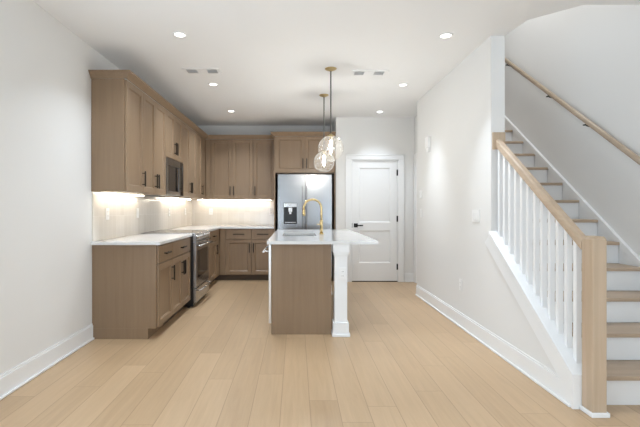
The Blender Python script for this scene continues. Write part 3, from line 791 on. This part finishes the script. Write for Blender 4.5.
fc = thing('kitchen_faucet', 'brushed brass gooseneck faucet on the island', 'faucet', (.306, 5.14, .914))
fx, fy = .306, 5.14
part('base', lathe(bm_new(), [(0, .9145), (.027, .9145), (.027, .922), (.0215, .928), (0, .928)], fx, fy, 28), M['brass'], fc)
part('valve_body', lathe(bm_new(), [(0, .9285), (.0185, .9285), (.0185, 1.075), (.015, 1.085), (0, 1.085)], fx, fy, 28), M['brass'], fc)
b = bm_new(); R = .107; cx = fx-R; cz = 1.225
pth = [(fx, fy, 1.0855), (fx, fy, 1.15)] + [(cx+R*math.cos(a), fy, cz+R*math.sin(a)) for a in [PI*k/20 for k in range(20)]] + [(cx-R+.001, fy, cz-.005)]
tube(b, pth, .0125, 16); part('spout', b, M['brass'], fc)
b = bm_new(); tube(b, [(cx-R+.001, fy, cz-.0055), (cx-R+.002, fy, cz-.02), (cx-R+.004, fy, 1.16), (cx-R+.005, fy, 1.135)], [.0145, .0165, .018, .0165], 18); part('spray_head', b, M['brass'], fc)
b = bm_new(); tube(b, [(fx, fy-.019, 1.03), (fx, fy-.04, 1.03)], .012, 14); tube(b, [(fx, fy-.034, 1.032), (fx-.055, fy-.036, 1.036)], .005, 10); part('lever', b, M['brass'], fc)

# ------------------------------------------------------------------ pendants
def pendant(label, x, y, zc):
    t = thing('pendant_light', label, 'pendant light', (x, y, H), 'globe pendants')
    part('canopy', lathe(bm_new(), [(0, H-.030), (.016, H-.029), (.022, H-.024), (.052, H-.014), (.064, H-.006), (.064, H-.0006), (0, H-.0006)], x, y, 32), M['brass_pale'], t)
    r = .14; top = zc + r*.965
    part('cord', tube(bm_new(), [(x, y, top+.03), (x, y, H-.0305)], .0075, 10), mat('grey cord', (.11, .11, .105), .5), t)
    sc = part('socket', lathe(bm_new(), [(0, zc+.085), (.017, zc+.085), (.019, zc+.09), (.019, top-.012), (.040, top-.003), (.040, top+.006), (.022, top+.012), (.010, top+.0295), (0, top+.0295)], x, y, 28), M['brass_pale'], t)
    part('bulb', lathe(bm_new(), [(0, zc-.040), (.006, zc-.039), (.0105, zc-.032), (.0115, zc-.02), (.0115, zc+.04), (.0105, zc+.06), (.0105, zc+.0845), (0, zc+.0845)], x, y, 20), M['bulb'], t)
    a0 = math.asin(.965); N = 26
    prof = [(r*math.cos(a), zc+r*math.sin(a)) for a in [-PI/2 + (a0+PI/2)*k/N for k in range(N+1)]]
    prof[0] = (0, zc-r)
    part('glass_globe', lathe(bm_new(), prof, x, y, 48), M['globe'], t)
pendant('clear glass globe pendant with its cord nearer the viewer', .377, 4.62, 1.872)
pendant('clear glass globe pendant farther back, hanging slightly lower', .374, 5.70, 1.845)

# ------------------------------------------------------------------ recessed lights, vents
def downlight(label, x, y, power=DOWN_W):
    t = thing('recessed_light', label, 'ceiling light', (x, y, H), 'recessed ceiling lights')
    part('trim_ring', lathe(bm_new(), [(.044, H-.004), (.047, H-.008), (.060, H-.005), (.062, H-.0006), (.044, H-.0006)], x, y, 36), M['plastic'], t)
    part('lens', lathe(bm_new(), [(0, H-.0045), (.0435, H-.0045), (.0435, H-.001), (0, H-.001)], x, y, 36), M['lens'], t)
    l = area('downlight', (x, y, H-.011), (0, 0, 0), .085, .085, power, DOWN_C, 'DISK', math.radians(125 if x < 0 else 62 if y < 6 else 90))
    l.parent = t; l.location = (0, 0, -.011)
for (x, y, lb) in ((-1.01, 3.71, 'recessed ceiling light nearest the viewer on the left'), (-1.01, 5.20, 'middle recessed ceiling light of the left row, past the vent'),
                   (-1.01, 6.64, 'farthest recessed ceiling light of the left row'), (1.31, 3.73, 'recessed ceiling light nearest the viewer on the right'),
                   (1.31, 5.22, 'middle recessed ceiling light of the right row'), (1.31, 6.68, 'recessed ceiling light just in front of the white door')):
    downlight(lb, x, y, DOWN_W*1.5 if x < 0 else DOWN_W*.55 if y < 6 else DOWN_W*.5)
downlight('recessed ceiling light behind the viewer on the left', -1.01, 1.2); downlight('recessed ceiling light behind the viewer on the right', 1.31, 1.2)
l = area('stairwell_light', (2.33, 4.6, 5.2), (0, 0, 0), .5, .5, 48, (.96, .98, 1), 'DISK')  # unseen lamp added to light the upper stairwell

def vent(label, x, y):
    t = thing('ceiling_vent', label, 'vent', (x, y, H), 'ceiling air vents')
    gx = ((x-.165, x-.055), (x+.055, x+.165))
    b = bm_new(); z0, z1 = H-.008, H-.0006; y0, y1 = y-.065, y+.065
    for a, c, d, e in ((x-.2, x+.2, y-.095, y0), (x-.2, x+.2, y1, y+.095), (x-.2, gx[0][0], y0, y1), (gx[0][1], gx[1][0], y0, y1), (gx[1][1], x+.2, y0, y1)): box(b, a, c, d, e, z0, z1)
    part('frame', b, M['plastic'], t)
    for a, c in gx:
        gr = part('grille', bx(a, c, y0, y1, H-.002, H-.0008), M['grille_dark'], t)
        b = bm_new()
        for k in range(7):
            yy = y0 + .008 + k*.0185
            prism(b, [(yy, H-.0075), (yy+.008, H-.0025), (yy+.009, H-.0035), (yy+.001, H-.0085)], a+.002, c-.002, 'X')
        part('louver', b, M['plastic'], gr)
vent('white ceiling vent in front of the middle left light', -1.03, 4.69); vent('white ceiling vent beside the pendant canopies', .815, 4.76)
